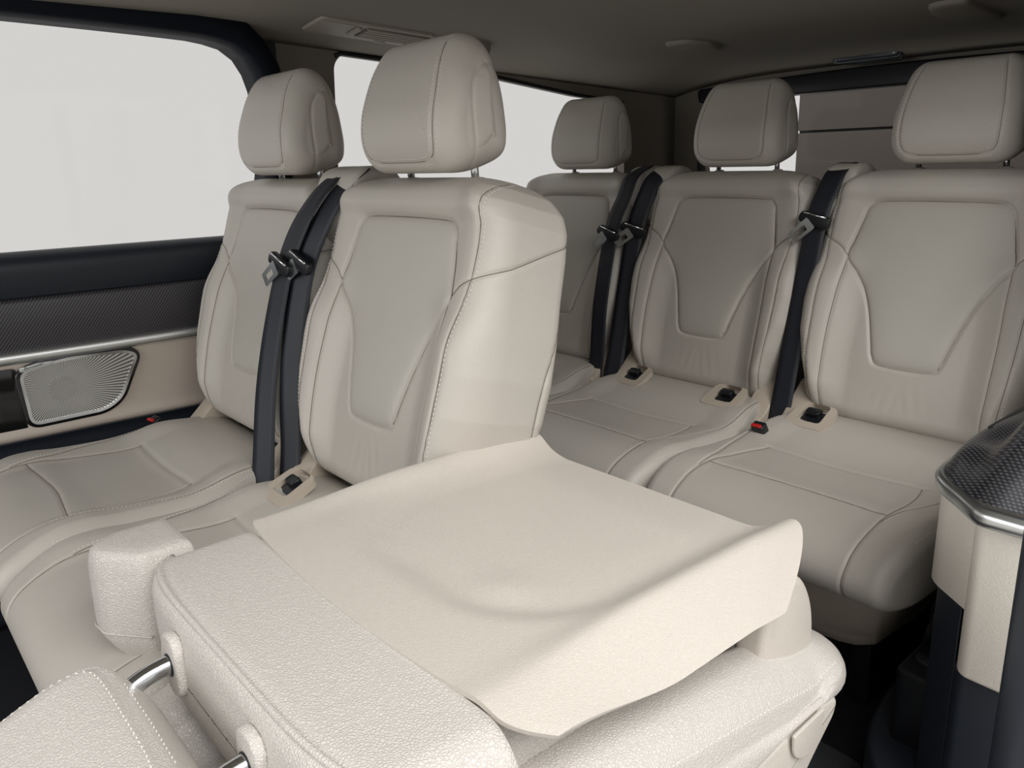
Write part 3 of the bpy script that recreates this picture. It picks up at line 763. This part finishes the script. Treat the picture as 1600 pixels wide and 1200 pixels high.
# headrest of the folded seat
Rf = Matrix.Translation((FX, -.432, .482)) @ Matrix.Rotation(math.radians(105), 4, 'X') @ Matrix.Translation((0, -.145, -.925))
hf = use('headrest', HD.copy(), LEG, fs); hf.data.materials.clear(); hf.data.materials.append(LEG); hf.data.transform(Rf); hf.data.transform(off)
def tcopy(me): m_ = me.copy(); m_.transform(Rf); m_.transform(off); return m_
for q_ in HBK: use('stitching', tcopy(q_), THREAD, hf)
for s in (-1, 1):
    x = FX+s*PR
    V, F = tube(crv([(x, -.37, .504), (x, -.418, .504), (x, -.448, .499), (x, -.484, .483), (x, -.52, .465)], 20).tolist(), .0092, 16); fpart('headrest_post', mk(V, F), CHR, hf)
    # oval socket plate on the end face
    pr_ = roundpoly([(-.020, -.031), (.020, -.031), (.020, .031), (-.020, .031)], .020, 8)
    me = prism(pr_, 'y', -.005, .006, .0035); me.transform(Matrix.Translation((x, -.4180, .502)) @ Matrix.Rotation(.1*s, 4, 'Y')); fpart('post_socket', me, LEG, hf)
    V, F = tube([(x, -.4230, .503), (x, -.4242, .503)], .0112, 16); fpart('post_collar', mk(V, F), BLK, hf)

# ------------------------------------------------------------------ vehicle shell (the setting)
XL, XR = -.82, .70
def ze(y): return 1.240-.055*max(0, y-.1)
V = []; nx, ny = 60, 50
for j in range(ny):
    y = -1.7+(1.80+1.7)*j/(ny-1)
    for i in range(nx):
        a = i/(nx-1)*2-1; x = (XL+XR)/2+a*((XR-XL)/2)
        z = ze(y)+.045*(1-abs(a)**4)
        V.append((x, y, z))
me = mk(V, grid_faces(nx, ny)); bm = bmesh.new(); bm.from_mesh(me); bmesh.ops.recalc_face_normals(bm, faces=bm.faces)
if sum(f.normal.z for f in bm.faces) > 0: bmesh.ops.reverse_faces(bm, faces=bm.faces)
bmesh.ops.solidify(bm, geom=bm.faces[:], thickness=.02); bm.to_mesh(me); bm.free()
for p in me.polygons: p.use_smooth = True
tag(obj('ceiling', me, HEAD), 'dark beige fabric headliner of the vehicle', kind='structure')
tag(obj('floor', box(XL-.05, XR+.03, -1.7, 1.80, -.03, .012), FLR), 'dark vehicle floor', kind='structure')
# left wall behind the sliding door
qwin = roundpoly([(.432, .79), (1.50, .79), (1.50, 1.125), (1.28, 1.141), (.90, 1.187), (.47, 1.214), (.448, 1.19)], [.05, .08, .05, .01, .01, .02, .015], 5)
tag(obj('wall_left', plate('x', XL-.03, .03, [(.30, 0), (1.80, 0), (1.80, 1.30), (.30, 1.30)], [qwin]), PIL), 'beige grey left side trim behind the door window', kind='structure')
w2 = obj('window_2', plate('x', XL-.022, .004, offs(qwin, .004)), GLASS); tag(w2, 'rear quarter window on the left', kind='structure')
V, F = tube([(XL+.001, y, z) for y, z in [(.452, 1.208), (.47, 1.216), (.68, 1.203), (.90, 1.189), (1.28, 1.143), (1.49, 1.127)]], .006, 8); use('window_frame', mk(V, F), BLK, w2)
# left wall above the door window and in front
dwin = roundpoly([(-1.55, .795), (.215, .795), (.260, 1.0), (.240, 1.200), (.15, 1.238), (-.30, 1.250), (-1.55, 1.262)], [.05, .06, .10, .07, .05, .02, .05], 8)
door = obj('door_1', plate('x', XL-.03, .03, [(-1.7, 0), (.30, 0), (.30, 1.30), (-1.7, 1.30)], [dwin]), BLK); tag(door, 'left sliding door with large window, carbon trim band and round-patterned metal speaker', kind='structure')
w1 = obj('window_1', plate('x', XL-.024, .004, offs(dwin, .004)), GLASS); tag(w1, 'large window of the left sliding door', kind='structure')
fi = crv([(-1.58, 1.262), (-.9, 1.250), (-.30, 1.236), (.02, 1.226), (.13, 1.218), (.190, 1.195), (.224, 1.135), (.233, 1.04), (.227, .95), (.212, .88), (.190, .79)], 60)
V = []
for i, (y, z) in enumerate(fi):
    t = fi[min(i+1, 59)]-fi[max(i-1, 0)]; t /= np.linalg.norm(t); n_ = np.array([-t[1], t[0]]); wd = .060 if z > 1.2 else .052
    for d_, xx in ((-.002, XL-.012), (-.004, XL+.06), (.000, XL+.083), (.006, XL+.090), (wd-.008, XL+.090), (wd, XL+.080), (wd, XL-.012)):
        V.append((xx, y+n_[0]*d_, z+n_[1]*d_))
F = grid_faces(7, 60, True); F += [tuple(range(7)), tuple(range(59*7, 60*7))]
use('window_frame', fixn(mk(V, F)), GASK, w1)
# door layers, profile extruded along y
def band(name, prof, m, y0=-1.6, y1=.30, bev=0):
    P = crv(prof, 26) if len(prof) > 2 else np.array(prof)
    V = []
    for y in np.linspace(y0, y1, 20):
        for x, z in P: V.append((x, y, z))
    n = len(P)
    for y in np.linspace(y0, y1, 20):
        for x, z in P: V.append((XL-.005, y, z))
    F = grid_faces(n, 20)
    V2 = V; F += [(0*n+i, (0*n+i)+1, 20*n+i+1, 20*n+i) for i in range(0)]
    # caps top and bottom
    for j in range(19):
        F.append((j*n, (j+1)*n, (20+j+1)*n, (20+j)*n)); F.append((j*n+n-1, (j+1)*n+n-1, (20+j+1)*n+n-1, (20+j)*n+n-1))
    for j in (0, 19):
        for i in range(n-1): F.append((j*n+i, j*n+i+1, (20+j)*n+i+1, (20+j)*n+i))
    return use(name, fixn(mk(V2, F)), m, door)
band('window_ledge', [(XL+.004, .800), (XL+.016, .797), (XL+.030, .785), (XL+.035, .765), (XL+.030, .735), (XL+.018, .708)], NAVY)
band('carbon_trim', [(XL+.018, .708), (XL+.024, .700), (XL+.028, .66), (XL+.026, .62), (XL+.020, .600)], CARB2)
band('chrome_strip', [(XL+.020, .604), (XL+.030, .601), (XL+.034, .592), (XL+.030, .582), (XL+.020, .577)], SILV)
band('door_panel', [(XL+.018, .580), (XL+.016, .56), (XL+.015, .50), (XL+.018, .45), (XL+.026, .428), (XL+.020, .418)], DOORP)
band('lower_trim', [(XL+.020, .418), (XL+.012, .40), (XL+.012, .20), (XL+.012, .02)], NAVY)
# storage recess trim left of the speaker
# speaker
spo = roundpoly([(-.336, .560), (-.262, .577), (-.135, .575), (-.104, .563), (-.150, .470), (-.185, .450), (-.330, .447)], [.02, .05, .04, .02, .06, .03, .02], 8)
sx = XL+.018
sc_y, sc_z = -.262, .513
spk = empty('speaker', (sx, sc_y, sc_z)); spk.parent = door
sp0 = [(y-sc_y, z-sc_z) for y, z in spo]
use('speaker_bezel', prism(offs(sp0, .009), 'x', -.004, .005, .002), PIANO, spk)
bez = [c for c in spk.children][0]
use('speaker_rim', ring_strip(offs(sp0, -.005), offs(sp0, .001), .003, .0095), CHR, spk)
use('speaker_grille', prism(offs(sp0, -.004), 'x', .003, .007), SWIRL, spk)
V, F = tube([(.007, 0, 0), (.0082, 0, 0)], .026, 40); use('speaker_cone', fixn(mk(V, F, False)), SWIRL, spk)
tag_ = prism(roundpoly([(-.072, .0475), (-.010, .0555), (-.006, .062), (-.035, .062), (-.072, .0565)], .003, 4), 'x', .004, .0098, .0008); use('name_plate', tag_, SATIN, spk)
cu = bpy.data.curves.new('txt', 'FONT'); cu.body = 'Burmester'; cu.size = .0085; cu.shear = .4; cu.extrude = .0002; cu.materials.append(BLK)
to = bpy.data.objects.new('name_lettering', cu); C.objects.link(to); to.parent = spk
to.matrix_local = Matrix(((0, 0, 1, .0100), (.985, -.17, 0, -.064), (.17, .985, 0, .0515), (0, 0, 0, 1)))
use('storage_recess', prism(roundpoly([(-.75-sc_y, .432-sc_z), (-.336-sc_y, .432-sc_z), (-.338-sc_y, .570-sc_z), (-.75-sc_y, .574-sc_z)], .012, 5), 'x', -.002, .002, .0008), PIANO, spk)

# rear wall and rear window
YB = 1.76
rwin = roundpoly([(-.70, .86), (.55, .86), (.52, 1.118), (-.08, 1.128), (-.66, 1.118)], [.08, .08, .06, .3, .06], 7)
tag(obj('wall_rear', plate('y', YB, .03, [(XL, 0), (XR, 0), (XR, 1.28), (XL, 1.28)], [rwin]), PIL), 'rear door inner trim around the rear window', kind='structure')
w3 = obj('window_3', plate('y', YB+.012, .004, offs(rwin, .004)), GLASS); tag(w3, 'rear window behind the back row', kind='structure')
use('window_frame', ring_strip(offs(rwin, 0), offs(rwin, .022), YB-.012, YB+.008, 'y'), BLK, w3)
tag(obj('trim_1', prism(roundpoly([(-.70, 1.122), (.55, 1.122), (.56, 1.172), (-.08, 1.187), (-.71, 1.165)], [.01, .01, .02, .3, .02], 6), 'y', YB-.03, YB, .006), BLK), 'black header trim above the rear window', kind='structure')
# right wall behind the door opening
rq = roundpoly([(.90, .84), (1.50, .84), (1.48, 1.10), (.90, 1.12)], .06, 6)
tag(obj('wall_right', plate('x', XR, .03, [(.78, 0), (1.80, 0), (1.80, 1.28), (.78, 1.28)], [rq]), PIL), 'right side trim beside the back row', kind='structure')
w4 = obj('window_4', plate('x', XR+.012, .004, offs(rq, .004)), TINT); tag(w4, 'right rear quarter window', kind='structure')
# outside
ow = empty('garage_wall', (.3, 2.62, 0)); tag(ow, 'dark brown-grey panelled wall outside, seen through the rear window', 'wall')
use('upper_panel', box(-1.165, 1.2, 0, .05, 1.044, 1.9, .002), OUT, ow); use('lower_panel', box(-1.165, 1.2, 0, .05, 0, 1.034, .002), OUT, ow); use('joint', box(-1.163, 1.195, .012, .05, 1.034, 1.044), OUTL, ow)

# ------------------------------------------------------------------ right side: armrest console and door jamb
con = empty('side_armrest', (.74, .45, .35)); tag(con, 'right side armrest with carbon-weave top, chrome strip and beige padded side, beside the back row', 'armrest')
offc = Matrix.Translation((-.74, -.45, -.35))
def cpart(name, me, m, parent=con): me.transform(offc); return use(name, me, m, parent)
foot = [(.700, .405), (.712, .385), (.766, .340), (.785, .335), (.93, .335), (.93, 1.2), (.680, 1.2), (.683, .50)]
fr = roundpoly(foot, [.02, .01, .012, .004, .01, .01, .01, .05], 6)
fA = roundpoly([(.702, .408), (.714, .388), (.764, .345), (.764, .60), (.70, .60)], [.02, .01, .004, .01, .01], 6)
def vert_body(poly, z0, z1, zf=None):
    return prism(poly, 'z', z0, z1, .004)
# padded side: inner face (A-B) goes down to ~.41, jamb column (B-C) to .345
cpart('padded_side', prism(roundpoly([(.700, .405), (.714, .386), (.768, .346), (.768, .50), (.72, 1.18), (.686, 1.18), (.690, .50)], [.02, .01, .004, .01, .01, .01, .05], 6), 'z', .425, .556, .004), COLM)
cpart('padded_column', prism(roundpoly([(.762, .350), (.772, .336), (.93, .330), (.93, .50), (.764, .50)], [.006, .010, .01, .01, .01], 6), 'z', .345, .556, .005), COLM)
# chrome strip
P = crv([(.690, .52, .557), (.694, .44, .557), (.700, .405, .556), (.714, .384, .555), (.740, .362, .553), (.764, .341, .551), (.775, .334, .551), (.80, .332, .551), (.93, .331, .551)], 70)
V = []; prf = [(.004, .012), (-.004, .012), (-.008, .006), (-.008, -.002), (-.004, -.009), (.004, -.010)]
for i, p in enumerate(P):
    t = P[min(i+1, 69)]-P[max(i-1, 0)]; t /= np.linalg.norm(t); nrm = np.array([t[1], -t[0], 0])*-1; nrm /= np.linalg.norm(nrm)
    if nrm[1] > 0 or (abs(nrm[1]) < .3 and nrm[0] > 0): nrm = -nrm
    for a, b in prf: V.append(p-nrm*a*1.0+np.array([0, 0, b]))
cpart('chrome_strip', fixn(mk(V, grid_faces(6, 70, True))), SATIN)
# carbon top: heightfield swept from the strip upwards
def contop():
    nu, nv = 90, 60; V = []
    edge = crv([(.684, 1.15), (.686, .80), (.688, .52), (.694, .44), (.702, .406), (.716, .384), (.742, .362), (.766, .343), (.80, .336), (.93, .334)], nu)
    for i in range(nu):
        e = edge[i]
        t = edge[min(i+1, nu-1)]-edge[max(i-1, 0)]; t /= np.linalg.norm(t); inw = np.array([-t[1], t[0]])
        if inw@(np.array([.85, .75])-e) < 0: inw = -inw
        tgt = np.array([.86, max(e[1]+.02, .62)])
        for j in range(nv):
            q = j/(nv-1)
            p = e+(tgt-e)*q
            d = np.hypot(*(p-e))
            rise = .052*(1-math.exp(-d/.022))
            up_ = .11*float(sm(np.array(p[0]), .745, .83))
            dip = -.012*math.exp(-(((p[0]-.742)/.026)**2+((p[1]-.455)/.040)**2))
            z = .566+rise+up_*(1-math.exp(-d/.03))+dip*(1-math.exp(-d/.02))
            V.append((p[0], p[1], z))
    return fixn(mk(V, grid_faces(nv, nu)))
ct = contop(); cpart('carbon_top', ct, CARB)
cpart('cup_tray', prism(roundpoly([(.714, .488), (.742, .492), (.748, .62), (.712, .72)], .008, 5), 'z', .585, .6075, .002), BLK)
# lower dark jamb, sill and cup box
jam = empty('side_sill', (.74, .42, 0)); 
tag(jam, 'dark navy plastic lower side trim under the beige armrest column', 'trim')
offj = Matrix.Translation((-.74, -.42, 0))
def jpart(name, me, m, parent=jam): me.transform(offj); return use(name, me, m, parent)
jpart('jamb_panel', prism(roundpoly([(.756, .358), (.768, .342), (.93, .336), (.93, .52), (.756, .52)], .008, 5), 'z', .02, .346, .003), NAVY)
jpart('inner_panel', prism([(.712, .40), (.756, .362), (.756, .52), (.735, 1.2), (.72, 1.2), (.718, .50)], 'z', .02, .426, .003), NAVY)
stp = crv([(.600, .70), (.598, .62), (.605, .52), (.63, .43), (.67, .37), (.72, .33), (.80, .30), (.93, .29)], 40)
poly = [tuple(p) for p in stp]+[(.93, .72), (.62, 1.15)]
jpart('sill_step', prism(poly, 'z', .012, .14, .02), NAVY)
bx = roundpoly([(.656, .438), (.722, .438), (.722, .60), (.648, .62)], .012, 6)
cb = jpart('seat_rail_cover', prism(bx, 'z', .12, .252, .006), BLK)
V, F = tube([(.680, .555, .245), (.680, .56, .262), (.678, .575, .288), (.676, .595, .302)], [.034, .032, .026, .010], 28); jpart('cover_dome', mk(V, F), BLK, cb)
V, F = tube([(.682, .492, .251), (.682, .492, .2535)], .020, 24); jpart('cover_disc', mk(V, F), NAVY, cb)
tag(obj('carpet_mat', prism(roundpoly([(.50, .20), (.74, .20), (.74, .33), (.64, .42), (.60, .50), (.50, .50)], .02, 4), 'z', .012, .022, .003), CARP), 'dark grey carpet mat on the floor beside the right door sill', 'mat')
# front edge of the opening: rubber-sealed door edge
V, F = tube([(.862, .205, -.02), (.862, .205, .3), (.862, .205, .62), (.862, .205, 1.22)], .022, 18)
ds = obj('door_2', prism(roundpoly([(.853, .195), (.872, .185), (.905, .19), (.905, .235), (.855, .235)], .009, 5), 'z', -.02, 1.2, .004), NAVY); tag(ds, 'dark edge of the open right sliding door', kind='structure')

# ------------------------------------------------------------------ ceiling fittings
def on_ceil(me, x, y, tilt=0, rz=0, dz=0.0):
    a = (x-(XL+XR)/2)/((XR-XL)/2); z = ze(y)+.045*(1-abs(a)**4)
    sl = -.045*4*abs(a)**3*np.sign(a)/((XR-XL)/2); sy = -.055 if y > .2 else 0
    n = Vector((sl, sy, -1)).normalized(); q = Vector((0, 0, -1)).rotation_difference(n)
    me.transform(Matrix.Translation((x, y, z+dz)) @ q.to_matrix().to_4x4() @ Matrix.Rotation(rz, 4, 'Z')); return me
vt = empty('air_vent', (0, 0, 0)); tag(vt, 'rectangular beige ceiling air vent with slats above the second-row windows', 'vent')
VX, VY = -.665, .465; 
use('vent_plate', on_ceil(prism(roundpoly([(-.056, -.15), (.050, -.15), (.050, .15), (-.056, .15)], .018, 6), 'z', -.006, .004, .003), VX, VY), VENT, vt)
use('vent_recess', on_ceil(prism(roundpoly([(-.030, -.03), (.034, -.03), (.034, .145), (-.030, .145)], .006, 4), 'z', -.0075, -.005), VX, VY), PIL, vt)
for k in range(5): use('slat', on_ceil(box(-.026+k*.013, -.020+k*.013, -.026, .142, -.011, -.005, .001), VX, VY), VENT, vt)
use('thumb_wheel', on_ceil(prism(roundpoly([(-.024, -.052), (.030, -.052), (.030, -.038), (-.024, -.038)], .006, 4), 'z', -.011, -.005, .002), VX, VY), VENT, vt)
use('lamp_button', on_ceil(prism(roundpoly([(-.046, .03), (-.036, .03), (-.036, .06), (-.046, .06)], .004, 4), 'z', -.010, -.005, .002), VX, VY), VENT, vt)
use('blank_cover', on_ceil(prism(roundpoly([(-.040, -.15), (.040, -.15), (.040, -.06), (-.040, -.06)], .006, 4), 'z', -.0075, -.005, .0008), VX, VY), VENT, vt)
def pod(x, y, pl, label, h=.016, name='ceiling_pod', m=HEAD, cat='ceiling cover', group=None):
    P = np.array(pl); V = []; n = len(P); c = P.mean(0)
    for k, z in ((1, .004), (.99, -h*.5), (.95, -h*.85), (.86, -h), (.5, -h*1.05), (.05, -h*1.08)):
        for p in P: q = c+(p-c)*k; V.append((q[0], q[1], z))
    F = grid_faces(n, 6, True); F.append(tuple(range(5*n, 6*n)))
    o = obj(name, on_ceil(fixn(mk(V, F)), x, y), m); tag(o, label, cat, group); return o
pod(-.66, .715, roundpoly([(-.05, -.085), (.05, -.075), (.05, .075), (-.05, .085)], .040, 8), 'rounded beige ceiling cover just behind the slatted vent, above the large headrest', .024, name='lamp_cover')
pod(-.30, 1.20, roundpoly([(-.050, -.085), (.02, -.075), (.045, .0), (.02, .08), (-.050, .09)], .025, 8), 'small rounded cover on the ceiling above the back-row left seats', .010, name='sensor_cover')
pod(.31, 1.24, roundpoly([(.055, -.11), (-.02, -.10), (-.05, .0), (-.02, .10), (.055, .11)], .03, 8), 'small rounded cover on the ceiling at the top right corner of the view', .010, name='sensor_cover')
pod(-.09, 1.67, roundpoly([(-.10, -.03), (.10, -.03), (.085, .03), (-.085, .03)], .025, 8), 'slim glossy lamp on the ceiling in front of the rear window', .012, name='ceiling_lamp', m=LAMP, cat='lamp')
